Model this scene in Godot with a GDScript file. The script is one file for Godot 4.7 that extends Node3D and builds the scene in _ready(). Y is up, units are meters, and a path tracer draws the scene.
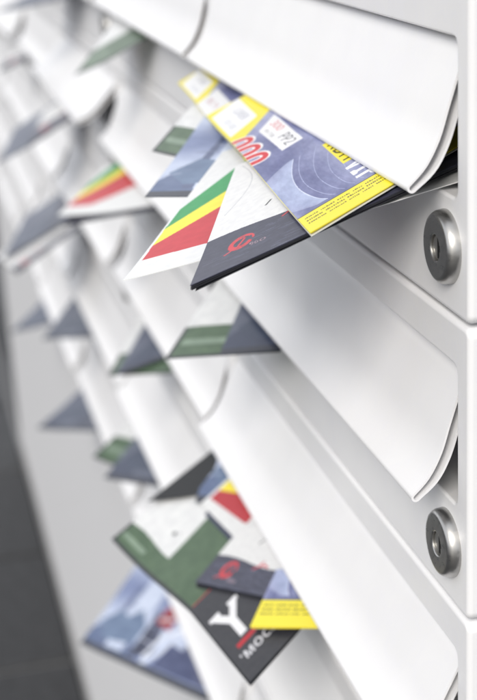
extends Node3D
# A bank of white sheet-metal mailboxes with leaflets and magazines stuffed into the slots.
# x runs along the cabinet front (0 = right edge of the nearest slot), y is up, z points out of the front.

const PITCH_X := 0.372
const PITCH_Y := 0.11
const COLS := 7
const BASE := Vector3(-0.178, 0.0108, 0.0)          # base point of a mailbox relative to its slot's right edge
const FLOOR_Y := -1.06
const BLANK_Y := -0.4300                            # top of the blank base panel

var M := {}
var rng := RandomNumberGenerator.new()
var used := {}

func _ready() -> void:
	rng.seed = 4711
	setup_view()
	setup_materials()
	build_ground()
	build_cabinet()
	build_mailboxes()
	build_papers()

# ---------------------------------------------------------------- camera, sky, sun
func setup_view() -> void:
	var cam := Camera3D.new()
	cam.name = "camera"
	add_child(cam)
	var right := Vector3(0.235735, -0.049112, -0.970576)
	var down := Vector3(0.305406, -0.944379, 0.121964)
	var fwd := Vector3(-0.922581, -0.325171, -0.207624)
	cam.transform = Transform3D(Basis(right, -down, -fwd).orthonormalized(), Vector3(0.434393, 0.162861, 0.173295))
	var att := CameraAttributesPhysical.new()
	att.frustum_focal_length = 49.714
	att.frustum_focus_distance = 0.505
	att.exposure_aperture = 7.5
	att.frustum_near = 0.02
	att.frustum_far = 200.0
	cam.attributes = att
	cam.fov = 27.141
	cam.near = 0.02
	cam.far = 200.0
	cam.current = true

	var we := WorldEnvironment.new()
	we.name = "environment"
	var e := Environment.new()
	e.background_mode = Environment.BG_SKY
	var sky := Sky.new()
	var sm := ProceduralSkyMaterial.new()
	sm.sky_top_color = Color(0.84, 0.855, 0.885)
	sm.sky_horizon_color = Color(0.965, 0.97, 0.98)
	sm.sky_curve = 0.2
	sm.ground_bottom_color = Color(0.25, 0.25, 0.26)
	sm.ground_horizon_color = Color(0.55, 0.56, 0.58)
	sm.sky_energy_multiplier = 1.0
	sky.sky_material = sm
	e.sky = sky
	e.tonemap_mode = Environment.TONE_MAPPER_LINEAR
	e.tonemap_exposure = 1.31
	e.sdfgi_enabled = true
	e.ssao_enabled = true
	e.ssil_enabled = true
	we.environment = e
	add_child(we)

	var sun := DirectionalLight3D.new()
	sun.name = "sun"
	sun.light_energy = 0.6
	sun.light_angular_distance = 25.0
	sun.light_color = Color(1.0, 0.98, 0.95)
	sun.shadow_enabled = true
	add_child(sun)
	sun.look_at_from_position(Vector3(1.2, 0.9, 0.75), Vector3.ZERO)

# ---------------------------------------------------------------- materials
func noise_tex(freq: float, size: int, normal: bool, strength: float, sd: int, lo := Color.BLACK, hi := Color.WHITE) -> NoiseTexture2D:
	var n := FastNoiseLite.new()
	n.seed = sd
	n.frequency = freq
	n.fractal_octaves = 4
	var t := NoiseTexture2D.new()
	t.noise = n
	t.width = size
	t.height = size
	t.seamless = true
	if normal:
		t.as_normal_map = true
		t.bump_strength = strength
	else:
		var g := Gradient.new()
		g.set_color(0, lo)
		g.set_color(1, hi)
		t.color_ramp = g
	return t

func mat(c: Color, rough: float, metal := 0.0) -> StandardMaterial3D:
	var m := StandardMaterial3D.new()
	m.albedo_color = c
	m.roughness = rough
	m.metallic = metal
	return m

func setup_materials() -> void:
	# white powder coat: faint orange peel and barely visible handling marks
	var w := mat(Color(0.93, 0.93, 0.935), 0.36)
	w.uv1_triplanar = true
	w.uv1_scale = Vector3(9, 9, 9)
	w.albedo_texture = noise_tex(0.006, 512, false, 0, 5, Color(0.988, 0.988, 0.99), Color(1, 1, 1))
	w.normal_enabled = true
	w.normal_texture = noise_tex(0.11, 512, true, 1.4, 9)
	w.normal_scale = 0.05
	w.roughness_texture = noise_tex(0.012, 512, false, 0, 15, Color(0.94, 0.94, 0.94), Color(1, 1, 1))
	w.metallic_specular = 0.32
	M.white = w
	var ch := mat(Color(0.74, 0.735, 0.725), 0.44, 1.0)
	ch.uv1_triplanar = true
	ch.uv1_scale = Vector3(60, 60, 60)
	ch.roughness_texture = noise_tex(0.02, 256, false, 0, 31, Color(0.55, 0.55, 0.55), Color(1, 1, 1))
	M.nickel = ch
	M.plug = mat(Color(0.74, 0.735, 0.72), 0.45, 1.0)
	M.dark = mat(Color(0.03, 0.03, 0.03), 0.7)
	var st := mat(Color(0.205, 0.208, 0.216), 0.6)
	st.uv1_triplanar = true
	st.uv1_world_triplanar = true
	st.uv1_scale = Vector3(2.3, 2.3, 2.3)
	st.albedo_texture = noise_tex(0.03, 512, false, 0, 41, Color(0.62, 0.62, 0.63), Color(1, 1, 1))
	st.normal_enabled = true
	st.normal_texture = noise_tex(0.09, 512, true, 4.0, 42)
	st.normal_scale = 0.5
	M.paver = st
	M.paver_pale = st.duplicate()
	M.paver_pale.albedo_color = Color(0.25, 0.253, 0.26)
	M.paver_dark = st.duplicate()
	M.paver_dark.albedo_color = Color(0.165, 0.168, 0.176)
	M.joint = mat(Color(0.58, 0.58, 0.58), 0.9)
	M.page_white = paper(Color(0.90, 0.90, 0.88))
	M.page_black = paper(Color(0.16, 0.165, 0.19))
	M.page_yellow = paper(Color(0.90, 0.82, 0.22))

func paper(c: Color) -> StandardMaterial3D:
	var m := mat(c, 0.55)
	return m

func printed(img: Image, rough := 0.34) -> StandardMaterial3D:
	var m := mat(Color.WHITE, rough)
	img.generate_mipmaps()
	m.albedo_texture = ImageTexture.create_from_image(img)
	m.texture_repeat = false
	return m

# ---------------------------------------------------------------- node helpers
func numbered(called: String) -> String:
	var k: int = used.get(called, -1) + 1
	used[called] = k
	return called if k == 0 else "%s_%03d" % [called, k]

func thing(called: String, label: String, category: String, at: Vector3, group := "") -> Node3D:
	var o := Node3D.new()
	o.name = numbered(called)
	add_child(o)
	o.position = at
	tag(o, label, category, group)
	return o

func tag(o: Node, label: String, category: String, group := "") -> void:
	o.set_meta("label", label)
	o.set_meta("category", category)
	if group != "":
		o.set_meta("group", group)

func obj(called: String, mesh: Mesh, m: Material, parent: Node, at := Vector3.ZERO) -> MeshInstance3D:
	var o := MeshInstance3D.new()
	o.name = called
	o.mesh = mesh
	o.material_override = m
	o.position = at
	parent.add_child(o, true)
	return o

# vertex / normal / uv / index collector
class Soup:
	var v := PackedVector3Array()
	var n := PackedVector3Array()
	var t := PackedVector2Array()
	var i := PackedInt32Array()
	func add(p: Vector3, nn: Vector3, uv := Vector2.ZERO) -> int:
		v.append(p); n.append(nn); t.append(uv)
		return v.size() - 1
	# triangle whose front looks along its vertex normals (Godot fronts run clockwise)
	func tri(a: int, b: int, c: int) -> void:
		var g := (v[b] - v[a]).cross(v[c] - v[a])
		if g.dot(n[a] + n[b] + n[c]) > 0.0:
			i.append_array(PackedInt32Array([a, c, b]))
		else:
			i.append_array(PackedInt32Array([a, b, c]))
	func quad(a: int, b: int, c: int, d: int) -> void:
		tri(a, b, c); tri(a, c, d)
	func flat_quad(a: Vector3, b: Vector3, c: Vector3, d: Vector3, nn: Vector3) -> void:
		quad(add(a, nn), add(b, nn), add(c, nn), add(d, nn))
	func box(lo: Vector3, hi: Vector3) -> void:
		var x := [lo.x, hi.x]; var y := [lo.y, hi.y]; var z := [lo.z, hi.z]
		for s in 2:
			var d := -1.0 if s == 0 else 1.0
			flat_quad(Vector3(x[s], y[0], z[0]), Vector3(x[s], y[1], z[0]), Vector3(x[s], y[1], z[1]), Vector3(x[s], y[0], z[1]), Vector3(d, 0, 0))
			flat_quad(Vector3(x[0], y[s], z[0]), Vector3(x[1], y[s], z[0]), Vector3(x[1], y[s], z[1]), Vector3(x[0], y[s], z[1]), Vector3(0, d, 0))
			flat_quad(Vector3(x[0], y[0], z[s]), Vector3(x[1], y[0], z[s]), Vector3(x[1], y[1], z[s]), Vector3(x[0], y[1], z[s]), Vector3(0, 0, d))
	func mesh() -> ArrayMesh:
		var a := []
		a.resize(Mesh.ARRAY_MAX)
		a[Mesh.ARRAY_VERTEX] = v
		a[Mesh.ARRAY_NORMAL] = n
		a[Mesh.ARRAY_TEX_UV] = t
		a[Mesh.ARRAY_INDEX] = i
		var m := ArrayMesh.new()
		m.add_surface_from_arrays(Mesh.PRIMITIVE_TRIANGLES, a)
		return m

# ---------------------------------------------------------------- ground and cabinet
func build_ground() -> void:
	var g := MeshInstance3D.new()
	g.name = "ground"
	var s := Soup.new()
	s.flat_quad(Vector3(-60, 0, -60), Vector3(60, 0, -60), Vector3(60, 0, 60), Vector3(-60, 0, 60), Vector3.UP)
	g.mesh = s.mesh()
	g.material_override = M.joint
	g.position = Vector3(0, FLOOR_Y - 0.005, 0)
	g.set_meta("kind", "structure")
	add_child(g)
	# pavers in view beside the cabinet foot: 30 x 30 cm slabs with open joints
	var kinds := []
	for k in 3:
		kinds.append(slab_mesh(0.391, 0.391, 0.006 + 0.0005 * k))
	for ix in 12:
		for iz in 5:
			var p := obj("paving_slab", kinds[rng.randi() % 3], [M.paver, M.paver_pale, M.paver_dark][rng.randi() % 3], g, Vector3(-1.44 - 0.4 * (ix - 2), 0.0, -0.6 + 0.4 * iz))
			p.rotation.y = rng.randf_range(-0.003, 0.003)
	# beyond the slabs one by one the paving goes on as a plain sheet
	var f := Soup.new()
	f.flat_quad(Vector3(-60, 0, -60), Vector3(-5.25, 0, -60), Vector3(-5.25, 0, 60), Vector3(-60, 0, 60), Vector3.UP)
	f.flat_quad(Vector3(-5.25, 0, 1.21), Vector3(60, 0, 1.21), Vector3(60, 0, 60), Vector3(-5.25, 0, 60), Vector3.UP)
	f.flat_quad(Vector3(-0.43, 0, -60), Vector3(60, 0, -60), Vector3(60, 0, 1.2), Vector3(-0.43, 0, 1.2), Vector3.UP)
	f.flat_quad(Vector3(-5.25, 0, -60), Vector3(-0.44, 0, -60), Vector3(-0.44, 0, -0.81), Vector3(-5.25, 0, -0.81), Vector3.UP)
	var far := obj("pavement", f.mesh(), M.paver, self, Vector3(0, FLOOR_Y + 0.001, 0))
	far.set_meta("kind", "structure")

func slab_mesh(w: float, d: float, h: float) -> ArrayMesh:
	var s := Soup.new()
	var c := 0.004
	var a := Vector2(w, d) * 0.5
	var top := [Vector3(-a.x + c, h, -a.y + c), Vector3(a.x - c, h, -a.y + c), Vector3(a.x - c, h, a.y - c), Vector3(-a.x + c, h, a.y - c)]
	var rim := [Vector3(-a.x, h - c, -a.y), Vector3(a.x, h - c, -a.y), Vector3(a.x, h - c, a.y), Vector3(-a.x, h - c, a.y)]
	s.flat_quad(top[0], top[1], top[2], top[3], Vector3.UP)
	for k in 4:
		var l := (k + 1) % 4
		var out: Vector3 = (rim[k] + rim[l]) * 0.5
		out.y = 0
		out = out.normalized()
		s.flat_quad(top[k], top[l], rim[l], rim[k], (out + Vector3.UP).normalized())
		s.flat_quad(rim[k], rim[l], rim[l] - Vector3(0, h, 0), rim[k] - Vector3(0, h, 0), out)
	return s.mesh()

func build_cabinet() -> void:
	var left := -PITCH_X * (COLS - 1) - 0.3615
	var right := 0.0115
	var top := 0.1205 + PITCH_Y
	var cab := thing("mailbox_cabinet", "long white free-standing metal cabinet carrying the whole bank of mailboxes", "cabinet", Vector3((left + right) * 0.5, FLOOR_Y + 0.004, -0.14))
	var o := -cab.position
	var s := Soup.new()
	s.box(Vector3(left, BLANK_Y + 0.001, -0.2755), Vector3(right, top, -0.2725))
	obj("back_panel", s.mesh(), M.white, cab, o)
	s = Soup.new()
	s.box(Vector3(left, top + 0.0006, -0.2755), Vector3(right, top + 0.0026, -0.001))
	obj("top_panel", s.mesh(), M.white, cab, o)
	# blank base: a rounded front sheet down to the floor
	var b := rounded_plate(Rect2(left + 0.001, FLOOR_Y + 0.008, right - left - 0.002, BLANK_Y - FLOOR_Y - 0.009), 0.005, 0.0035, 0.27)
	obj("base_panel", b, M.white, cab, o + Vector3(0, 0, -0.001))

func rect_loop(r: Rect2, cr: float, per := 4) -> Array:
	# counter-clockwise loop with rounded corners: [point, outward normal]
	var out := []
	var cs := [Vector2(r.end.x - cr, r.end.y - cr), Vector2(r.position.x + cr, r.end.y - cr), Vector2(r.position.x + cr, r.position.y + cr), Vector2(r.end.x - cr, r.position.y + cr)]
	for q in 4:
		for k in per + 1:
			var a := (q + float(k) / per) * PI / 2
			var d := Vector2(cos(a), sin(a))
			out.append([cs[q] + d * cr, d])
	return out

func skin(s: Soup, rings: Array) -> void:
	# rings: arrays of [Vector3 point, Vector3 normal], joined one after the other
	var prev := []
	for ring in rings:
		var ids := []
		for e in ring:
			ids.append(s.add(e[0], e[1]))
		if prev.size() > 0:
			var m: int = ids.size()
			for k in m:
				var l := (k + 1) % m
				s.quad(prev[k], prev[l], ids[l], ids[k])
		prev = ids

func edge_rings(loop: Array, er: float, depth: float, outer: bool, seg := 5) -> Array:
	# from the back of the side wall round the edge on to the flat face (outer), or from the face into a hole
	var rings := []
	var sgn := 1.0 if outer else -1.0
	var back := []
	for e in loop:
		back.append([Vector3(e[0].x, e[0].y, -depth), Vector3(e[1].x, e[1].y, 0) * sgn])
	rings.append(back)
	for k in seg + 1:
		var a := float(k) / seg * PI / 2
		var ring := []
		for e in loop:
			var p: Vector2 = e[0] - e[1] * sgn * er * (1.0 - cos(a))
			ring.append([Vector3(p.x, p.y, -er * (1.0 - sin(a))), (Vector3(e[1].x, e[1].y, 0) * sgn * cos(a) + Vector3(0, 0, 1) * sin(a)).normalized()])
		rings.append(ring)
	if not outer:
		rings.reverse()
	return rings

func rounded_plate(r: Rect2, cr: float, er: float, depth: float) -> ArrayMesh:
	var s := Soup.new()
	var loop := rect_loop(r, cr)
	var rings := edge_rings(loop, er, depth, true)
	skin(s, rings)
	var last: Array = rings[-1]
	var c := s.add(Vector3(r.get_center().x, r.get_center().y, 0), Vector3(0, 0, 1))
	var ids := []
	for e in last:
		ids.append(s.add(e[0], Vector3(0, 0, 1)))
	for k in ids.size():
		s.tri(c, ids[k], ids[(k + 1) % ids.size()])
	return s.mesh()

# ---------------------------------------------------------------- mailboxes
func door_mesh() -> ArrayMesh:
	var s := Soup.new()
	var outer := rect_loop(Rect2(-0.3606, 0.0114, 0.3711, 0.1086), 0.0035, 5)
	var hole := rect_loop(Rect2(-0.356, 0.052, 0.356, 0.052), 0.0035, 5)
	# the same corners joined across the flat face: outer edge, face, lip of the slot
	skin(s, edge_rings(outer, 0.0021, 0.014, true, 6) + edge_rings(hole, 0.0012, 0.010, false, 4))
	for k in s.v.size():
		s.v[k] -= BASE
	return s.mesh()

func body_mesh() -> ArrayMesh:
	var s := Soup.new()
	var lo := Vector3(-0.3595, 0.0125, -0.27)
	var hi := Vector3(0.0095, 0.1188, -0.0148)
	var t := 0.0012
	s.box(lo, Vector3(hi.x, lo.y + t, hi.z))
	s.box(Vector3(lo.x, hi.y - t, lo.z), hi)
	s.box(Vector3(lo.x, lo.y + t, lo.z), Vector3(lo.x + t, hi.y - t, hi.z))
	s.box(Vector3(hi.x - t, lo.y + t, lo.z), Vector3(hi.x, hi.y - t, hi.z))
	s.box(Vector3(lo.x + t, lo.y + t, lo.z), Vector3(hi.x - t, hi.y - t, lo.z + t))
	for k in s.v.size():
		s.v[k] -= BASE
	return s.mesh()

const HINGE := Vector2(0.1012, -0.0045)             # y, z of the flap hinge

func flap_mesh() -> ArrayMesh:
	# one folded sheet: front skin flaring out, a rolled lower hem, back skin running up behind it
	var key := [Vector2(0.1024, -0.0080), Vector2(0.1017, -0.0048), Vector2(0.0990, -0.0032), Vector2(0.0925, -0.0012), Vector2(0.0819, 0.0021), Vector2(0.0718, 0.0052), Vector2(0.0634, 0.0096), Vector2(0.0576, 0.0151)]
	var front := []
	for k in key.size() - 1:
		var p0: Vector2 = key[maxi(k - 1, 0)]
		var p3: Vector2 = key[mini(k + 2, key.size() - 1)]
		for j in 5:
			front.append((key[k] as Vector2).cubic_interpolate(key[k + 1], p0, p3, j / 5.0))
	front.append(key[-1])
	var path := []                                  # centre line of the sheet
	var nrm := []
	for k in front.size():
		var d: Vector2 = (front[mini(k + 1, front.size() - 1)] - front[maxi(k - 1, 0)]).normalized()
		nrm.append(Vector2(-d.y, d.x) if Vector2(-d.y, d.x).y > 0 else Vector2(d.y, -d.x))
	for k in front.size():
		path.append(front[k] - nrm[k] * 0.0004)
	var tip: Vector2 = front[-1]
	var tn: Vector2 = nrm[-1]
	var td: Vector2 = (front[-1] - front[-2]).normalized()
	var c := tip - tn * 0.0017
	for k in range(1, 8):
		var a := k / 8.0 * PI
		path.append(c + (tn * cos(a) + td * sin(a)) * 0.0013)
	for k in range(front.size() - 1, 13, -1):
		path.append(front[k] - nrm[k] * (0.0030 + 0.0011 * smoothstep(front.size() - 1.0, front.size() - 8.0, float(k))))
	# sweep along x with the sheet's thickness
	var s := Soup.new()
	var x0 := -0.3540
	var x1 := -0.0022
	var side := []
	for k in path.size():
		var d: Vector2 = (path[mini(k + 1, path.size() - 1)] - path[maxi(k - 1, 0)]).normalized()
		side.append(Vector2(-d.y, d.x))
	var h := 0.0004
	for sg in [1.0, -1.0]:
		var prev := []
		for k in path.size():
			var p: Vector2 = path[k] + side[k] * h * sg - HINGE
			var n := Vector3(0, side[k].x * sg, side[k].y * sg)
			var ids := []
			for j in 9:
				ids.append(s.add(Vector3(lerpf(x0, x1, j / 8.0) - BASE.x, p.x, p.y), n))
			if prev.size() > 0:
				for j in 8:
					s.quad(prev[j], prev[j + 1], ids[j + 1], ids[j])
			prev = ids
	for e in [[x0, -1.0], [x1, 1.0]]:
		var nx := Vector3(e[1], 0, 0)
		for k in path.size() - 1:
			var q := []
			for z in [[k, h], [k, -h], [k + 1, -h], [k + 1, h]]:
				var p: Vector2 = path[z[0]] + side[z[0]] * z[1] - HINGE
				q.append(Vector3(e[0] - BASE.x, p.x, p.y))
			s.flat_quad(q[0], q[1], q[2], q[3], nx)
	for k in [0, path.size() - 1]:
		var a: Vector2 = path[k] + side[k] * h - HINGE
		var b: Vector2 = path[k] - side[k] * h - HINGE
		var d: Vector2 = path[0] - path[1] if k == 0 else path[-1] - path[-2]
		s.flat_quad(Vector3(x0 - BASE.x, a.x, a.y), Vector3(x1 - BASE.x, a.x, a.y), Vector3(x1 - BASE.x, b.x, b.y), Vector3(x0 - BASE.x, b.x, b.y), Vector3(0, d.x, d.y).normalized())
	return s.mesh()

func lathe(prof: Array, n := 48) -> ArrayMesh:
	# profile of (radius, z) points turned about z, normals smoothed along the profile; a repeated point makes a crease
	var s := Soup.new()
	var prev := []
	for k in prof.size() - 1:
		var p: Vector2 = prof[k]
		var q: Vector2 = prof[k + 1]
		if p.is_equal_approx(q):
			prev = []
			continue
		for e in [[p, k], [q, k + 1]]:
			if e[1] == k and prev.size() > 0:
				continue
			var a: Vector2 = prof[maxi(e[1] - 1, 0)]
			var b: Vector2 = prof[mini(e[1] + 1, prof.size() - 1)]
			if a.is_equal_approx(e[0]): a = e[0]
			if b.is_equal_approx(e[0]): b = e[0]
			var d := (b - a).normalized()
			var nn := Vector2(-d.y, d.x)                # outward for profiles running from the axis out and down
			var ids := []
			for j in n:
				var t := TAU * j / n
				var nv := Vector3(cos(t) * -nn.x, sin(t) * -nn.x, -nn.y) * -1.0
				ids.append(s.add(Vector3(cos(t) * e[0].x, sin(t) * e[0].x, e[0].y), nv))
			if e[1] == k + 1:
				for j in n:
					var l := (j + 1) % n
					s.quad(prev[j], prev[l], ids[l], ids[j])
			prev = ids
	return s.mesh()

func build_mailboxes() -> void:
	var door := door_mesh()
	var body := body_mesh()
	var flap := flap_mesh()
	# bezel from the recess edge over the face and the rounded rim to the door
	# (the recess that holds the plug is small and deep enough to read as a dark lens from the side)
	var bez := lathe([Vector2(0.0045, 0.0016), Vector2(0.0045, 0.0042), Vector2(0.0045, 0.0042), Vector2(0.0047, 0.0045), Vector2(0.0051, 0.0046), Vector2(0.0101, 0.0046), Vector2(0.0108, 0.00452), Vector2(0.0114, 0.0042), Vector2(0.0120, 0.0035), Vector2(0.0125, 0.0025), Vector2(0.0127, 0.0012), Vector2(0.0128, 0.0003), Vector2(0.0128, -0.0005)])
	var plug := lathe([Vector2(0.00002, 0.0036), Vector2(0.0037, 0.0036), Vector2(0.0042, 0.0034), Vector2(0.0044, 0.0028), Vector2(0.0044, 0.0005)], 32)
	var slot := Soup.new()
	slot.box(Vector3(0.0003, -0.0036, 0.0018), Vector3(0.0017, 0.0036, 0.00372))
	slot.box(Vector3(0.00175, -0.0012, 0.0018), Vector3(0.0025, 0.0010, 0.00371))
	var keyhole := slot.mesh()
	var sh := Soup.new()
	sh.box(Vector3(-0.3555, 0.0500, -0.050) - BASE, Vector3(-0.0005, 0.0517, -0.0101) - BASE)
	var shelf := sh.mesh()
	var proto: Node3D = null
	var ord_col := ["end column", "second column", "third column", "fourth column", "fifth column", "sixth column", "seventh column"]
	var ord_row := {4: "bottom row", 3: "second row up", 2: "third row up", 1: "fourth row up", 0: "fifth row up", -1: "unseen added top row"}  # the top row is out of view, added for its shade on the rows below
	var open := {Vector2i(2, 1): 27.0, Vector2i(1, 3): 8.0, Vector2i(0, 2): 9.0, Vector2i(1, 1): 4.0, Vector2i(2, 2): 6.0, Vector2i(3, 2): 8.0, Vector2i(4, 1): 12.0, Vector2i(1, 0): -0.4, Vector2i(3, 4): 4.0}
	for c in COLS:
		for r in range(-1, 5):
			var at := Vector3(-PITCH_X * c, -PITCH_Y * r, 0) + BASE
			var b: Node3D
			var state := "with flap shut"
			var key := Vector2i(c, r)
			if open.get(key, 0.0) > 10.0:
				state = "with flap pushed open"
			elif has_paper(c, r):
				state = "stuffed with mail"
			var label := "white mailbox %s, %s, %s from the cabinet's bare side" % [state, ord_row[r], ord_col[c]]
			if proto == null:
				b = thing("mailbox", label, "mailbox", at, "mailboxes of the white bank")
				obj("body", body, M.white, b)
				obj("door", door, M.white, b)
				obj("slot_shelf", shelf, M.white, b)
				obj("flap", flap, M.white, b, Vector3(0, HINGE.x - BASE.y, HINGE.y))
				var lk := obj("lock", bez, M.nickel, b, Vector3(-0.0085, 0.0341, 0.0) - BASE)
				var pg := obj("lock_plug", plug, M.plug, lk)
				pg.rotation.z = 0.0
				obj("keyhole", keyhole, M.dark, lk)
				proto = b
			else:
				b = proto.duplicate()
				b.name = numbered("mailbox")
				add_child(b)
				b.position = at
				b.set_meta("label", label)
			var fl: Node3D = b.get_node("flap")
			fl.rotation.x = -deg_to_rad(open.get(key, rng.randf_range(-0.4, 1.0)))
			var lkn: Node3D = b.get_node("lock")
			lkn.rotation.z = rng.randf_range(-0.06, 0.06)

# ---------------------------------------------------------------- printing on paper
# An image whose x runs along a (mm of the sheet's first edge) and y along b; res = pixels per metre.
class Print:
	var img: Image
	var res: float
	func _init(a: float, b: float, r: float, ground: Color) -> void:
		res = r
		img = Image.create(int(a * r), int(b * r), false, Image.FORMAT_RGB8)
		img.fill(ground)
	func poly(pts: Array, col: Color) -> void:
		var lo := 1e9
		var hi := -1e9
		var q := []
		for p in pts:
			q.append(p * res)
			lo = minf(lo, p.y * res)
			hi = maxf(hi, p.y * res)
		for y in range(maxi(0, int(floor(lo))), mini(img.get_height() - 1, int(ceil(hi))) + 1):
			var xs := []
			var yc := y + 0.5
			for k in q.size():
				var a: Vector2 = q[k]
				var b: Vector2 = q[(k + 1) % q.size()]
				if (a.y <= yc) != (b.y <= yc):
					xs.append(a.x + (yc - a.y) / (b.y - a.y) * (b.x - a.x))
			xs.sort()
			for k in range(0, xs.size() - 1, 2):
				var x0 := int(round(xs[k]))
				var x1 := int(round(xs[k + 1]))
				if x1 > x0:
					img.fill_rect(Rect2i(x0, y, x1 - x0, 1), col)
	func rect(a0: float, b0: float, a1: float, b1: float, col: Color) -> void:
		poly([Vector2(a0, b0), Vector2(a1, b0), Vector2(a1, b1), Vector2(a0, b1)], col)
	func stroke(pts: Array, w: float, col: Color) -> void:
		for k in pts.size() - 1:
			var d: Vector2 = (pts[k + 1] - pts[k]).normalized() * w * 0.5
			var n := Vector2(-d.y, d.x)
			poly([pts[k] - d * 0.4 + n, pts[k + 1] + d * 0.4 + n, pts[k + 1] + d * 0.4 - n, pts[k] - d * 0.4 - n], col)
	# lettering: the triangles of a TextMesh laid on the sheet; at = left end of the baseline
	func text(s: String, at: Vector2, right: Vector2, up: Vector2, height: float, width: float, col: Color, bold := false, grow := 0.0) -> void:
		var tm := TextMesh.new()
		var f := SystemFont.new()
		f.font_names = PackedStringArray(["Droid Sans"])
		f.font_weight = 700 if bold else 400
		tm.font = f
		tm.text = s
		tm.font_size = 64
		tm.pixel_size = 0.01
		tm.depth = 0.0
		tm.horizontal_alignment = HORIZONTAL_ALIGNMENT_LEFT
		tm.vertical_alignment = VERTICAL_ALIGNMENT_BOTTOM
		var ar := tm.get_mesh_arrays()
		var v: PackedVector3Array = ar[Mesh.ARRAY_VERTEX]
		var ix: PackedInt32Array = ar[Mesh.ARRAY_INDEX] if ar[Mesh.ARRAY_INDEX] != null else PackedInt32Array()
		if v.size() == 0:
			return
		var lo := Vector2(1e9, 1e9)
		var hi := -lo
		for p in v:
			lo = lo.min(Vector2(p.x, p.y))
			hi = hi.max(Vector2(p.x, p.y))
		var sz := hi - lo
		var cnt := ix.size() if ix.size() > 0 else v.size()
		for k in range(0, cnt, 3):
			var t := []
			for j in 3:
				var p: Vector3 = v[ix[k + j]] if ix.size() > 0 else v[k + j]
				var u := Vector2((p.x - lo.x) / sz.x * width, (p.y - lo.y) / sz.y * height)
				t.append(at + right * u.x + up * u.y)
			if grow > 0.0:
				for e in 8:
					var d := Vector2.from_angle(e * TAU / 8.0) * grow
					poly([t[0] + d, t[1] + d, t[2] + d], col)
			else:
				poly(t, col)
	# printed photograph tones: two noises mixed into what is there (or only where the ground is `only`)
	func mottle(sd: int, freq: Vector2, amount: float) -> void:
		var n := FastNoiseLite.new()
		n.seed = sd
		n.frequency = 1.0
		n.fractal_octaves = 3
		for y in img.get_height():
			for x in img.get_width():
				var k := n.get_noise_2d(x / res * freq.x, y / res * freq.y) * amount
				var c := img.get_pixel(x, y)
				img.set_pixel(x, y, Color(clampf(c.r + k, 0, 1), clampf(c.g + k, 0, 1), clampf(c.b + k * 0.9, 0, 1)))

func squiggle_lines(p: Print, a0: float, a1: float, b: float, h: float, col: Color) -> void:
	# a line of type too small to read
	var a := a0
	while a < a1:
		var word := rng.randf_range(0.003, 0.008)
		var end := minf(a + word, a1)
		while a < end:
			var w := rng.randf_range(0.0004, 0.0008)
			p.rect(a, b, a + w, b + h * rng.randf_range(0.6, 1.0), col)
			a += w + 0.0003
		a += 0.0012

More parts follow.
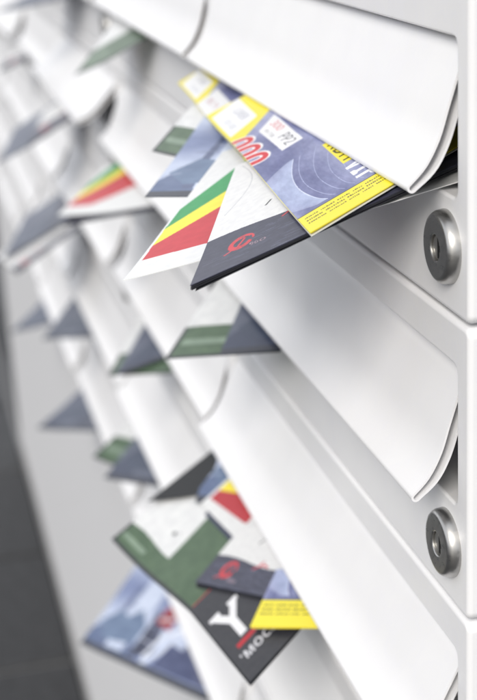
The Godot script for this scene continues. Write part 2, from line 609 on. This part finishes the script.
func print_magazine(numerals: bool) -> Image:
	# a runs from the front edge into the slot, b from the yellow spine strip across the cover
	var p := Print.new(0.10, 0.214, 5200.0, Color(0.585, 0.605, 0.75))
	var A := Vector2(1, 0)
	var mB := Vector2(0, -1)
	# printed photograph: dusk-blue sweep with paler streaks
	for k in 60:
		var t := k / 59.0
		var o := Vector2(0.004 + t * 0.05, 0.0)
		var pts := []
		for j in 24:
			var u := j / 23.0
			pts.append(Vector2(0.012 + 0.03 * pow(u - 0.35, 2.0) * 2.0 + t * 0.09 - 0.02, 0.019 + u * 0.125))
		p.stroke(pts, 0.0022, Color(0.60, 0.62, 0.76).lerp(Color(0.43, 0.45, 0.62), 0.5 + 0.5 * sin(t * 9.0)))
	# a pale arc sweeping over the cover, brighter below it
	var key := [Vector2(0.022, 0.094), Vector2(0.0160, 0.082), Vector2(0.0108, 0.066), Vector2(0.0088, 0.052), Vector2(0.0092, 0.040), Vector2(0.0116, 0.0275), Vector2(0.0150, 0.0205), Vector2(0.020, 0.014)]
	var arc := []
	for k in range(1, key.size() - 2):
		for j in 8:
			arc.append((key[k] as Vector2).cubic_interpolate(key[k + 1], key[k - 1], key[k + 2], j / 8.0))
	for w in 7:
		var fill := arc.duplicate()
		var back := arc.duplicate()
		back.reverse()
		for q in back:
			fill.append(q - Vector2(0.0030 * (7 - w) * pow(sin(clampf((0.083 - q.y) / 0.064, 0.0, 1.0) * PI), 0.7), 0.0))
		p.poly(fill, Color(0.60, 0.62, 0.76).lerp(Color(0.675, 0.72, 0.845), (w + 1) / 7.0))
	p.stroke(arc, 0.0005, Color(0.80, 0.83, 0.92))
	for k in 5:
		var thin := []
		for q in arc:
			thin.append(q + Vector2(0.0035 + 0.0032 * k + q.y * 0.06 * k, 0.0))
		p.stroke(thin, 0.0003, Color(0.66, 0.69, 0.82))
	p.mottle(13, Vector2(400, 160), 0.05)
	p.mottle(3, Vector2(60, 30), 0.10)
	# yellow strip with small type
	var yel := Color(0.955, 0.90, 0.24)
	p.rect(0.0, 0.0, 0.10, 0.0185, yel)
	p.rect(0.0, 0.0183, 0.10, 0.0188, Color(0.25, 0.25, 0.2))
	for b in [0.0142, 0.0112, 0.0082]:
		squiggle_lines(p, 0.0022, 0.055, b, 0.0013, Color(0.33, 0.30, 0.10))
	# masthead block
	p.rect(0.0300, 0.0465, 0.046, 0.080, yel)
	p.text("RDH", Vector2(0.0312, 0.0755), mB, A, 0.0085, 0.026, Color(0.13, 0.13, 0.12))
	p.text("VIP", Vector2(0.0290, 0.0445), mB, A, 0.0155, 0.0250, Color(0.95, 0.95, 0.96), true)
	# yellow corner with a white box
	p.poly([Vector2(0.0, 0.1385), Vector2(0.0068, 0.1442), Vector2(0.0265, 0.1670), Vector2(0.10, 0.180), Vector2(0.10, 0.214), Vector2(0.0, 0.214)], yel)
	p.poly([Vector2(0.0016, 0.1550), Vector2(0.0195, 0.1680), Vector2(0.0195, 0.214), Vector2(0.0016, 0.2040)], Color(0.955, 0.96, 0.965))
	p.text("LUMBR", Vector2(0.0118, 0.1960), mB, A, 0.0052, 0.0225, Color(0.62, 0.63, 0.70))
	p.text("ES 00", Vector2(0.0045, 0.1860), mB, A, 0.0035, 0.0190, Color(0.70, 0.71, 0.76))
	# red numerals with a white outline, cut by the trim
	if not numerals:
		p.poly([Vector2(0.0, 0.105), Vector2(0.018, 0.105), Vector2(0.018, 0.1500), Vector2(0.0, 0.1450)], Color(0.94, 0.945, 0.95))
		p.text("00 71", Vector2(0.006, 0.1400), mB, A, 0.005, 0.022, Color(0.70, 0.45, 0.47))
		return p.img
	var r0 := Vector2(-0.0065, 0.1475)
	var slant := (A + Vector2(0, -0.25)).normalized()
	p.text("000", r0, mB, slant, 0.0165, 0.045, Color(0.96, 0.95, 0.95), true, 0.0012)
	p.text("000", r0, mB, slant, 0.0165, 0.045, Color(0.83, 0.17, 0.20), true)
	# white sticker
	p.poly([Vector2(0.0138, 0.1420), Vector2(0.0150, 0.0990), Vector2(0.0265, 0.1010), Vector2(0.0262, 0.1560)], Color(0.95, 0.95, 0.96))
	p.text("300", Vector2(0.0205, 0.1450), mB, A, 0.0045, 0.0165, Color(0.80, 0.30, 0.30))
	p.text("dni 7 00", Vector2(0.0160, 0.1390), mB, A, 0.0022, 0.0150, Color(0.40, 0.40, 0.42))
	p.text("PP2", Vector2(0.0180, 0.1190), mB, A, 0.0062, 0.0155, Color(0.22, 0.23, 0.28))
	return p.img

func print_flag() -> Image:
	var p := Print.new(0.14, 0.135, 3400.0, Color(0.895, 0.90, 0.90))
	p.poly([Vector2(0.0012, 0.0670), Vector2(0.0149, 0.1030), Vector2(0.060, 0.190), Vector2(0.070, 0.160), Vector2(0.0187, 0.0740), Vector2(0.0010, 0.0470)], Color(0.17, 0.60, 0.33))
	p.poly([Vector2(0.0010, 0.0470), Vector2(0.0187, 0.0740), Vector2(0.070, 0.160), Vector2(0.085, 0.140), Vector2(0.0214, 0.0562), Vector2(0.0012, 0.0310)], Color(0.965, 0.90, 0.22))
	p.poly([Vector2(0.0012, 0.0310), Vector2(0.0214, 0.0562), Vector2(0.085, 0.140), Vector2(0.11, 0.080), Vector2(0.0264, 0.0169), Vector2(0.0016, 0.0175)], Color(0.78, 0.16, 0.20))
	p.mottle(8, Vector2(160, 160), 0.03)
	return p.img

func print_flag_folded() -> Image:
	# the same leaflet folded the other way: the stripes run along its first edge
	var p := Print.new(0.14, 0.135, 2400.0, Color(0.895, 0.90, 0.90))
	p.poly([Vector2(0.003, 0.0062), Vector2(0.052, 0.0102), Vector2(0.046, 0.0300), Vector2(0.003, 0.0135)], Color(0.72, 0.15, 0.19))
	p.poly([Vector2(0.003, 0.0135), Vector2(0.046, 0.0300), Vector2(0.042, 0.0480), Vector2(0.003, 0.0260)], Color(0.965, 0.90, 0.22))
	p.poly([Vector2(0.003, 0.0260), Vector2(0.042, 0.0480), Vector2(0.040, 0.0700), Vector2(0.003, 0.0400)], Color(0.17, 0.60, 0.33))
	p.mottle(8, Vector2(160, 160), 0.03)
	return p.img

func print_booklet(band: float) -> Image:
	var p := Print.new(0.135, 0.124, 3800.0, Color(0.89, 0.89, 0.89))
	var navy := Color(0.245, 0.25, 0.315)
	var edge := [Vector2(0.0, 0.0)]
	for k in 21:
		var u := k / 20.0
		edge.append(Vector2(0.135 * u, band * (1.0 - 0.22 * sin(u * 2.4)) + 0.0012 * sin(u * 17.0)))
	edge.append(Vector2(0.135, 0.0))
	p.poly(edge, navy)
	for k in 260:                                     # printed streaks on the dark band
		var b := rng.randf() * band * 0.75
		var a := rng.randf() * 0.13
		p.stroke([Vector2(a, b), Vector2(a + rng.randf_range(0.002, 0.010), b + rng.randf_range(-0.001, 0.001))], 0.0003, navy.lerp(Color(0.55, 0.57, 0.68), rng.randf_range(0.15, 0.6)))
	# red ring emblem with a tail
	var c := Vector2(0.0155, band * 0.58)
	var red := Color(0.80, 0.22, 0.26)
	for j in 3:
		var ring := []
		for k in 25:
			var t := k / 24.0 * TAU * (0.93 - 0.1 * j) + j * 0.7
			ring.append(c + Vector2(cos(t) * (0.0046 - 0.0006 * j), sin(t) * (0.0062 - 0.0011 * j)))
		p.stroke(ring, 0.0009, red)
	p.stroke([c + Vector2(-0.0055, -0.007), c + Vector2(-0.001, -0.0035), c + Vector2(0.001, 0.003)], 0.0010, red)
	p.text("%o", Vector2(c.x + 0.0040, c.y - 0.0085), Vector2(1, 0), Vector2(0, 1), 0.0032, 0.0062, Color(0.72, 0.60, 0.64))
	var d := Vector2(0.0335, band * 0.86)
	p.stroke([d + Vector2(-0.003, -0.003), d, d + Vector2(0.003, 0.001), d + Vector2(0.0055, 0.0)], 0.0012, red)
	p.stroke([d + Vector2(-0.0005, 0.001), d + Vector2(0.0012, 0.0035)], 0.0009, red)
	# thin grey arc and a small black mark on the white part
	var arc := []
	for k in 16:
		var t := k / 15.0
		arc.append(Vector2(0.0035 + 0.0075 * sin(t * PI), band + 0.022 + t * 0.055))
	p.stroke(arc, 0.0003, Color(0.68, 0.69, 0.71))
	p.stroke([Vector2(0.0215, band + 0.0125), Vector2(0.0232, band + 0.0165)], 0.0008, Color(0.12, 0.12, 0.13))
	p.mottle(18, Vector2(220, 220), 0.035)
	return p.img

func print_golf(band: float, vee: float) -> Image:
	# green fairway along one edge, a white sky part with a small dark ball mark
	var p := Print.new(0.145, 0.135, 2400.0, Color(0.885, 0.89, 0.89))
	var green := Color(0.29, 0.385, 0.275)
	var pts := [Vector2(0.0, 0.0), Vector2(0.0, band)]
	for k in 13:
		var u := k / 12.0
		pts.append(Vector2(vee * u, band + 0.0012 * sin(u * 5.0)))
	pts.append(Vector2(vee - 0.004, band + 0.035))
	pts.append(Vector2(vee + 0.02, 0.135))
	pts.append(Vector2(0.145, 0.135))
	pts.append(Vector2(0.145, 0.0))
	p.poly(pts, green)
	for k in 500:                                    # grass
		var q := Vector2(rng.randf() * 0.14, rng.randf() * 0.13)
		if q.y < band - 0.002 or q.x > vee + 0.018:
			p.stroke([q, q + Vector2(rng.randf_range(-0.001, 0.001), 0.003)], 0.0006, green.lerp(Color(0.46, 0.55, 0.36), rng.randf() * 0.5))
	p.rect(0.004, band * 0.40, 0.034, band * 0.60, Color(0.50, 0.58, 0.50))
	p.rect(0.0, 0.0, 0.145, 0.0025, Color(0.16, 0.18, 0.17))
	p.rect(0.0, 0.0, 0.0022, band, Color(0.17, 0.18, 0.20))
	var c := Vector2(vee * 0.72, band + 0.0125)
	var disc := []
	for k in 14:
		disc.append(c + Vector2(cos(k * TAU / 14) * 0.0019, sin(k * TAU / 14) * 0.0014))
	p.poly(disc, Color(0.10, 0.10, 0.11))
	p.stroke([c + Vector2(0.003, 0.002), c + Vector2(0.0045, 0.0026)], 0.0006, Color(0.4, 0.4, 0.42))
	p.mottle(28, Vector2(90, 90), 0.045)
	return p.img

func print_car(shade_gain: float) -> Image:
	# sky, a dark ridge, and the silver flank of a car with its window and a red tail lamp
	var p := Print.new(0.215, 0.155, 2000.0, Color(0.58, 0.625, 0.75))
	for k in 70:
		var b := 0.155 * k / 69.0
		p.stroke([Vector2(0.0, b), Vector2(0.07, b + 0.004), Vector2(0.215, b - 0.004)], 0.0026, Color(0.48, 0.53, 0.68).lerp(Color(0.76, 0.80, 0.89), clampf(0.5 + 0.5 * sin(k * 0.19 - 1.4), 0, 1)))
	p.poly([Vector2(0.0, 0.020), Vector2(0.012, 0.035), Vector2(0.030, 0.040), Vector2(0.055, 0.030), Vector2(0.062, 0.008), Vector2(0.030, 0.003), Vector2(0.0, 0.003)], Color(0.36, 0.42, 0.56))
	p.poly([Vector2(0.020, 0.009), Vector2(0.0205, 0.050), Vector2(0.024, 0.080), Vector2(0.028, 0.080), Vector2(0.026, 0.045), Vector2(0.027, 0.009)], Color(0.36, 0.40, 0.53))
	p.poly([Vector2(0.028, 0.009), Vector2(0.030, 0.060), Vector2(0.034, 0.110), Vector2(0.060, 0.110), Vector2(0.056, 0.050), Vector2(0.050, 0.009)], Color(0.79, 0.83, 0.91))
	p.poly([Vector2(0.062, 0.012), Vector2(0.064, 0.060), Vector2(0.078, 0.055), Vector2(0.088, 0.012)], Color(0.24, 0.26, 0.36))
	p.poly([Vector2(0.068, 0.048), Vector2(0.072, 0.068), Vector2(0.090, 0.060), Vector2(0.088, 0.044)], Color(0.60, 0.10, 0.16))
	p.stroke([Vector2(0.080, 0.006), Vector2(0.098, 0.030), Vector2(0.110, 0.060)], 0.006, Color(0.85, 0.88, 0.95))
	p.poly([Vector2(0.11, 0.008), Vector2(0.12, 0.05), Vector2(0.18, 0.04), Vector2(0.20, 0.008)], Color(0.33, 0.35, 0.47))
	# hills, road and bodywork in darker inks
	p.poly([Vector2(0.004, 0.030), Vector2(0.020, 0.048), Vector2(0.033, 0.044), Vector2(0.046, 0.056), Vector2(0.060, 0.040), Vector2(0.058, 0.020), Vector2(0.020, 0.014)], Color(0.40, 0.48, 0.60))
	p.poly([Vector2(0.060, 0.009), Vector2(0.066, 0.040), Vector2(0.071, 0.042), Vector2(0.069, 0.009)], Color(0.16, 0.18, 0.26))
	p.poly([Vector2(0.092, 0.008), Vector2(0.100, 0.034), Vector2(0.128, 0.030), Vector2(0.150, 0.008)], Color(0.27, 0.30, 0.44))
	p.stroke([Vector2(0.078, 0.012), Vector2(0.086, 0.036), Vector2(0.104, 0.052)], 0.0035, Color(0.92, 0.94, 0.98))
	p.stroke([Vector2(0.072, 0.052), Vector2(0.086, 0.056)], 0.0030, Color(0.86, 0.84, 0.85))
	for k in 40:
		var q := Vector2(rng.randf() * 0.2, 0.010 + rng.randf() * 0.10)
		p.stroke([q, q + Vector2(rng.randf_range(0.004, 0.02), rng.randf_range(-0.002, 0.002))], rng.randf_range(0.0004, 0.0014), Color(0.36, 0.40, 0.54).lerp(Color(0.86, 0.88, 0.94), rng.randf()))
	p.mottle(38, Vector2(50, 90), 0.06)
	if shade_gain < 1.0:                                    # same picture darkened: the leaflets' shading put into the print colour
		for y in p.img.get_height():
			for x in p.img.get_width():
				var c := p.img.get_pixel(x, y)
				p.img.set_pixel(x, y, c.lerp(Color(0.35, 0.38, 0.48), 0.6) * shade_gain)
	p.rect(0.0, 0.0, 0.215, 0.0065, Color(0.215, 0.225, 0.27))
	return p.img

func print_card() -> Image:
	var p := Print.new(0.107, 0.082, 4200.0, Color(0.215, 0.215, 0.235))
	var R := Vector2(1, 0)
	var U := Vector2(0, 1)
	var wh := Color(0.92, 0.92, 0.93)
	# heavy slab Y
	p.stroke([Vector2(0.0136, 0.0315), Vector2(0.0136, 0.0455)], 0.0050, wh)
	p.stroke([Vector2(0.0136, 0.0445), Vector2(0.0070, 0.0560)], 0.0046, wh)
	p.stroke([Vector2(0.0136, 0.0445), Vector2(0.0202, 0.0560)], 0.0046, wh)
	p.stroke([Vector2(0.0040, 0.0570), Vector2(0.0100, 0.0570)], 0.0030, wh)
	p.stroke([Vector2(0.0172, 0.0570), Vector2(0.0232, 0.0570)], 0.0030, wh)
	p.stroke([Vector2(0.0072, 0.0262), Vector2(0.034, 0.0262)], 0.0034, Color(0.74, 0.13, 0.18))
	p.text("'MOC.", Vector2(0.0042, 0.0140), R, U, 0.0062, 0.0225, Color(0.85, 0.85, 0.87), true)
	p.stroke([Vector2(0.002, 0.0786), Vector2(0.10, 0.0786)], 0.0010, Color(0.70, 0.16, 0.18))
	p.mottle(48, Vector2(200, 200), 0.03)
	return p.img

# ---------------------------------------------------------------- papers
# kind, column, row, slope of the bundle, height of the sheet's top at the slot,
# corner (x from the slot's right edge, z), first edge direction, second edge direction (x, z), lengths along both, what sets it apart
var SHEETS := [
	["golf", 0, 0, 0.30, 0.0526, Vector2(-0.2220, 0.0616), Vector2(0.971, -0.231), Vector2(-0.863, -0.484), 0.075, 0.120, "green and white leaflet, mailbox in fifth row up, end column"],
	["car", 0, 0, 0.30, 0.0531, Vector2(-0.1458, 0.0789), Vector2(0.875, -0.464), Vector2(-0.893, -0.431), 0.125, 0.150, "pale blue picture leaflet, mailbox in fifth row up, end column"],
	["flag", 0, 0, 0.30, 0.0536, Vector2(-0.0484, 0.1046), Vector2(0.307, -0.911), Vector2(-0.870, -0.473), 0.130, 0.135, "white leaflet with tricolour stripes, mailbox in fifth row up, end column"],
	["magazine", 0, 0, 0.30, 0.0545, Vector2(-0.1230, 0.0390), Vector2(-0.600, -0.770), Vector2(-0.998, -0.063), 0.100, 0.213, "yellow and white magazine tucked in the far corner of the slot, beside green leaflet"],
	["booklet", 0, 0, 0.30, 0.0572, Vector2(-0.0094, 0.0884), Vector2(-0.090, -0.954), Vector2(-0.928, -0.356), 0.135, 0.122, "white booklet with navy band and red emblem, mailbox in fifth row up, end column"],
	["magazine", 0, 0, 0.30, 0.0594, Vector2(-0.0059, 0.0484), Vector2(-0.356, -0.895), Vector2(-0.998, -0.059), 0.100, 0.213, "blue and yellow magazine with red numerals lying over the striped leaflet"],
	["golf", 0, 1, 0.30, 0.0535, Vector2(-0.2402, 0.0592), Vector2(0.725, -0.660), Vector2(-0.854, -0.498), 0.070, 0.120, "green and white leaflet, mailbox in fourth row up, end column"],
	["car", 0, 1, 0.30, 0.0545, Vector2(-0.2132, 0.0373), Vector2(0.688, -0.695), Vector2(-0.903, -0.411), 0.110, 0.100, "shade-darkened blue picture leaflet, mailbox in fourth row up, end column"],
	["black", 0, 2, 0.40, 0.0545, Vector2(-0.3192, 0.0617), Vector2(0.537, -0.784), Vector2(-0.457, -0.826), 0.080, 0.100, "plain black leaflet with turned-up edge, mailbox in third row up, end column"],
	["golf", 0, 2, 0.40, 0.0531, Vector2(-0.3017, 0.0863), Vector2(0.975, -0.207), Vector2(-0.495, -0.807), 0.140, 0.130, "green and white leaflet, mailbox in third row up, end column"],
	["navy", 0, 2, 0.40, 0.0538, Vector2(-0.2293, 0.0307), Vector2(-0.550, -0.776), Vector2(-0.992, 0.119), 0.090, 0.050, "plain navy leaflet, mailbox in third row up, end column"],
	["car", 0, 2, 0.40, 0.0550, Vector2(-0.2947, 0.0387), Vector2(0.788, -0.572), Vector2(-0.896, -0.412), 0.080, 0.090, "pale blue picture leaflet, mailbox in third row up, end column"],
	["flag", 0, 2, 0.40, 0.0556, Vector2(-0.2891, 0.0364), Vector2(0.991, -0.123), Vector2(-0.484, -0.812), 0.140, 0.100, "white leaflet with tricolour stripes, mailbox in third row up, end column"],
	["card", 0, 2, 0.40, 0.0576, Vector2(-0.1106, 0.0532), Vector2(-0.524, -0.791), Vector2(-0.988, 0.141), 0.105, 0.079, "dark brochure with a white letter Y, mailbox in third row up, end column"],
	["booklet", 0, 2, 0.40, 0.0597, Vector2(-0.2068, 0.0576), Vector2(0.846, -0.496), Vector2(-0.644, -0.710), 0.130, 0.048, "white booklet with navy band and red emblem, mailbox in third row up, end column"],
	["magazine", 0, 2, 0.40, 0.0614, Vector2(-0.1446, 0.0443), Vector2(0.718, -0.647), Vector2(-0.813, -0.541), 0.100, 0.041, "blue magazine with yellow strip, mailbox in third row up, end column"],
	["car", 1, 4, 0.40, 0.0550, Vector2(-0.2016, 0.0860), Vector2(0.895, -0.414), Vector2(-0.753, -0.611), 0.210, 0.120, "pale blue picture leaflet, mailbox in bottom row, second column"],
	["golf", 1, 2, 0.35, 0.0540, Vector2(-0.1561, 0.0522), Vector2(0.746, -0.629), Vector2(-0.903, -0.406), 0.060, 0.100, "green and white leaflet, mailbox in third row up, second column"],
	["car", 1, 2, 0.35, 0.0550, Vector2(-0.1416, 0.0501), Vector2(0.087, -0.940), Vector2(-0.898, -0.415), 0.100, 0.100, "shade-darkened blue picture leaflet, mailbox in third row up, second column"],
	["golf", 1, 3, 0.35, 0.0540, Vector2(-0.2710, 0.0555), Vector2(0.886, -0.438), Vector2(-0.717, -0.658), 0.070, 0.080, "green and white leaflet, mailbox in second row up, second column"],
	["car", 1, 3, 0.35, 0.0550, Vector2(-0.2299, 0.0526), Vector2(0.845, -0.505), Vector2(-0.778, -0.593), 0.120, 0.100, "shade-darkened blue picture leaflet, mailbox in second row up, second column"],
	["car", 2, 4, 0.40, 0.0550, Vector2(-0.2811, 0.0706), Vector2(0.808, -0.547), Vector2(-0.610, -0.735), 0.120, 0.120, "shade-darkened blue picture leaflet, mailbox in bottom row, third column"],
	["car", 2, 3, 0.40, 0.0550, Vector2(-0.2371, 0.0595), Vector2(0.812, -0.542), Vector2(-0.857, -0.478), 0.120, 0.120, "shade-darkened blue picture leaflet, mailbox in second row up, third column"],
	["car", 3, 4, 0.40, 0.0550, Vector2(-0.2540, 0.0683), Vector2(0.612, -0.734), Vector2(-0.766, -0.597), 0.100, 0.100, "shade-darkened blue picture leaflet, mailbox in bottom row, fourth column"],
	["golf", 1, 0, 0.85, 0.0560, Vector2(-0.2307, 0.0487), Vector2(0.820, -0.436), Vector2(-0.750, -0.504), 0.100, 0.100, "green and white leaflet, mailbox in fifth row up, second column"],
	["car", 2, 0, 0.40, 0.0550, Vector2(-0.2526, 0.0724), Vector2(0.902, -0.400), Vector2(-0.431, -0.838), 0.150, 0.120, "shade-darkened blue picture leaflet, mailbox in fifth row up, third column"],
	["booklet", 2, 1, 0.60, 0.0560, Vector2(-0.1912, 0.0582), Vector2(0.321, -0.812), Vector2(-0.935, -0.305), 0.100, 0.090, "white booklet with navy band and red emblem, mailbox in fourth row up, third column"],
	["car", 2, 1, 0.60, 0.0533, Vector2(-0.2001, 0.0898), Vector2(0.233, -0.834), Vector2(-0.952, -0.264), 0.150, 0.110, "shade-darkened blue picture leaflet, mailbox in fourth row up, third column"],
	["booklet", 1, 1, 0.40, 0.0550, Vector2(-0.2068, 0.0696), Vector2(0.769, -0.593), Vector2(-0.842, -0.501), 0.120, 0.100, "white booklet with navy band and red emblem, mailbox in fourth row up, second column"],
	["flag", 1, 1, 0.40, 0.0562, Vector2(-0.2151, 0.0714), Vector2(0.781, -0.580), Vector2(-0.861, -0.473), 0.120, 0.100, "white leaflet with tricolour stripes, mailbox in fourth row up, second column"],
	["booklet", 2, 2, 0.70, 0.0560, Vector2(-0.2231, 0.0794), Vector2(0.281, -0.786), Vector2(-0.986, 0.137), 0.120, 0.100, "white booklet with navy band and red emblem, mailbox in third row up, third column"],
	["car", 2, 2, 0.70, 0.0590, Vector2(-0.2773, 0.0890), Vector2(0.463, -0.726), Vector2(-0.907, -0.345), 0.120, 0.100, "shade-darkened blue picture leaflet, mailbox in third row up, third column"],
	["booklet", 3, 1, 0.40, 0.0550, Vector2(-0.2507, 0.0494), Vector2(0.350, -0.870), Vector2(-0.937, -0.324), 0.100, 0.100, "white booklet with navy band and red emblem, mailbox in fourth row up, fourth column"],
]

func has_paper(c: int, r: int) -> bool:
	for s in SHEETS:
		if s[1] == c and s[2] == r:
			return true
	return false

func sheet_mesh(s: Array, thick: float, drop: float, shift: Vector2, sag: float, tex: Vector2) -> ArrayMesh:
	# a thin curved slab: top face with the print, under face and the four cut edges
	var K: Vector2 = s[5]
	var ea: Vector2 = s[6]
	var eb: Vector2 = s[7]
	var la: float = s[8]
	var lb: float = s[9]
	var slope: float = s[3]
	var na := int(ceil(la / 0.005))
	var nb := int(ceil(lb / 0.005))
	var ph: float = s[1] * 2.1 + s[2] * 1.3
	var top := []
	for i in na + 1:
		var col := []
		for j in nb + 1:
			var a := la * i / na
			var b := lb * j / nb
			var q := K + ea * (a + shift.x) + eb * (b + shift.y)
			var y: float = s[4] - drop - slope * maxf(q.y, -0.03)
			y += 0.0006 * sin(q.x * 38.0 + ph) * smoothstep(0.0, 0.06, q.y)
			var fr := clampf(1.0 - a / 0.06, 0.0, 1.0) * clampf(1.0 - b / 0.09, 0.0, 1.0)
			y -= sag * fr * fr
			y += 0.00010 * sin(a * 95.0 + b * 60.0 + ph * 3.0 + s[4] * 9e4) * smoothstep(0.01, 0.04, q.y)
			col.append(Vector3(q.x, y, q.y))
		top.append(col)
	var S := Soup.new()
	var org: Vector3 = top[0][0]
	org.y -= 0.00010 * sin((0.0) + ph * 3.0 + s[4] * 9e4) * smoothstep(0.01, 0.04, K.y + (ea * shift.x + eb * shift.y).y)
	var ids := []
	var low := []
	for i in na + 1:
		var c1 := []
		var c2 := []
		for j in nb + 1:
			var da: Vector3 = top[mini(i + 1, na)][j] - top[maxi(i - 1, 0)][j]
			var db: Vector3 = top[i][mini(j + 1, nb)] - top[i][maxi(j - 1, 0)]
			var n := da.cross(db).normalized()
			if n.y < 0: n = -n
			var uv := Vector2(la * i / na / tex.x, lb * j / nb / tex.y)
			c1.append(S.add(top[i][j] - org, n, uv))
			c2.append(S.add(top[i][j] - org - Vector3(0, thick, 0), -n, uv))
		ids.append(c1)
		low.append(c2)
	var keep := func(i: int, j: int) -> bool:
		var m: Vector3 = (top[i][j] + top[i + 1][j + 1]) * 0.5
		if m.z < -0.034: return false
		if m.z < 0.008 and (m.x > -0.0045 or m.x < -0.3515): return false
		return true
	var wall := func(p: Vector3, q: Vector3, inner: Vector3) -> void:
		var d := Vector3(0, thick, 0)
		var n := (q - p).cross(d).normalized()
		if n.dot(p - inner) < 0: n = -n
		S.flat_quad(p - org, q - org, q - org - d, p - org - d, n)
	for i in na:
		for j in nb:
			if not keep.call(i, j): continue
			S.quad(ids[i][j], ids[i + 1][j], ids[i + 1][j + 1], ids[i][j + 1])
			S.quad(low[i][j], low[i + 1][j], low[i + 1][j + 1], low[i][j + 1])
			var m: Vector3 = (top[i][j] + top[i + 1][j + 1]) * 0.5
			if i == 0: wall.call(top[0][j], top[0][j + 1], m)
			if i == na - 1: wall.call(top[na][j], top[na][j + 1], m)
			if j == 0: wall.call(top[i][0], top[i + 1][0], m)
			if j == nb - 1: wall.call(top[i][nb], top[i + 1][nb], m)
	return S.mesh()

func build_papers() -> void:
	var mag := print_magazine(true)
	var prints := {
		"magazine": [printed(mag, 0.3), Vector2(0.10, 0.214)],
		"magazine_back": [printed(print_magazine(false), 0.3), Vector2(0.10, 0.214)],
		"flag": [printed(print_flag()), Vector2(0.14, 0.135)],
		"flag_folded": [printed(print_flag_folded()), Vector2(0.14, 0.135)],
		"golf_wide": [printed(print_golf(0.034, 0.12)), Vector2(0.145, 0.135)],
		"booklet": [printed(print_booklet(0.040)), Vector2(0.135, 0.124)],
		"booklet_low": [printed(print_booklet(0.022)), Vector2(0.135, 0.124)],
		"golf": [printed(print_golf(0.034, 0.055)), Vector2(0.145, 0.135)],
		"golf_low": [printed(print_golf(0.0166, 0.056)), Vector2(0.145, 0.135)],
		"car": [printed(print_car(1.0)), Vector2(0.215, 0.155)],
		"car_shaded": [printed(print_car(0.72)), Vector2(0.215, 0.155)],
		"card": [printed(print_card(), 0.4), Vector2(0.107, 0.082)],
		"navy": [paper(Color(0.26, 0.275, 0.36)), Vector2(1, 1)],
		"black": [paper(Color(0.17, 0.175, 0.18)), Vector2(1, 1)],
	}
	var names := {"magazine": "magazine", "flag": "flag_leaflet", "booklet": "booklet", "golf": "green_leaflet", "car": "picture_leaflet", "card": "dark_brochure", "black": "black_leaflet", "navy": "navy_leaflet"}
	var cats := {"magazine": "magazine", "flag": "leaflet", "booklet": "booklet", "golf": "leaflet", "car": "leaflet", "card": "brochure", "black": "leaflet", "navy": "leaflet"}
	for s in SHEETS:
		var kind: String = s[0]
		var look: String = kind
		if kind == "booklet" and s[2] == 2: look = "booklet_low"
		if kind == "golf" and s[1] == 0 and s[2] == 2: look = "golf_low"
		if kind == "golf" and s[1] == 1 and s[2] == 0: look = "golf_wide"
		if kind == "magazine" and s[10].contains("corner"): look = "magazine_back"
		if kind == "car" and not (s[1] == 0 and s[2] != 1 or s[1] == 1 and s[2] == 4): look = "car_shaded"
		if kind == "flag" and s[2] == 2: look = "flag_folded"
		var pr: Array = prints[look]
		var off := Vector3(-PITCH_X * s[1], -PITCH_Y * s[2], 0)
		var K: Vector2 = s[5]
		var at := Vector3(K.x, s[4] - s[3] * K.y, K.y) + off
		var label: String = s[10]
		var y_here: float = s[4] - s[3] * K.y + 0.0006 * sin(K.x * 38.0 + s[1] * 2.1 + s[2] * 1.3) * smoothstep(0.0, 0.06, K.y)
		at.y = y_here + off.y
		if kind in ["magazine", "booklet", "card"]:
			var t := thing(names[kind], label, cats[kind], at, "mail stuffed in the mailboxes")
			obj("cover", sheet_mesh(s, 0.0003, 0.0, Vector2.ZERO, 0.0, pr[1]), pr[0], t)
			var n: int = {"magazine": 3, "booklet": 4, "card": 3}[kind]
			if kind == "magazine" and s[10].contains("corner"): n = 1
			for k in n:
				var m: Material = M.page_black
				if kind == "magazine":
					m = M.page_yellow if k == 0 else (M.page_white if k == 1 else M.page_black)
				var sh := Vector2(rng.randf_range(0.0, 0.0010), rng.randf_range(-0.0004, 0.0008)) * (1.0 + 0.3 * k)
				var gap := 0.00042
				obj("page", sheet_mesh(s, 0.00028, 0.00036 + gap * k, sh, 0.00022 * (k + 1), pr[1]), m, t, page_offset(s, 0.00036 + gap * k, sh, 0.00022 * (k + 1)))
		else:
			# loose leaflets lift a little at their free corner
			var lift := -rng.randf_range(0.0001, 0.0003) if s[1] == 0 else -rng.randf_range(0.0, 0.004)
			if s[1] == 0 and kind == "flag" and s[2] == 0: lift = -0.0020
			if s[1] == 0 and s[2] == 2 and kind in ["golf", "black"]: lift = -0.0030
			var mesh := sheet_mesh(s, 0.0003, 0.0, Vector2.ZERO, lift, pr[1])
			var o := obj(numbered(names[kind]), mesh, pr[0], self, at - Vector3(0, lift, 0))
			tag(o, label, cats[kind], "mail stuffed in the mailboxes")

func page_offset(s: Array, drop: float, sh: Vector2, sag: float) -> Vector3:
	# where a page's own first corner lies relative to the cover's
	var K: Vector2 = s[5]
	var q: Vector2 = K + s[6] * sh.x + s[7] * sh.y
	var w := func(p: Vector2) -> float: return 0.0006 * sin(p.x * 38.0 + s[1] * 2.1 + s[2] * 1.3) * smoothstep(0.0, 0.06, p.y) - s[3] * p.y
	return Vector3(q.x - K.x, w.call(q) - w.call(K) - drop - sag, q.y - K.y)
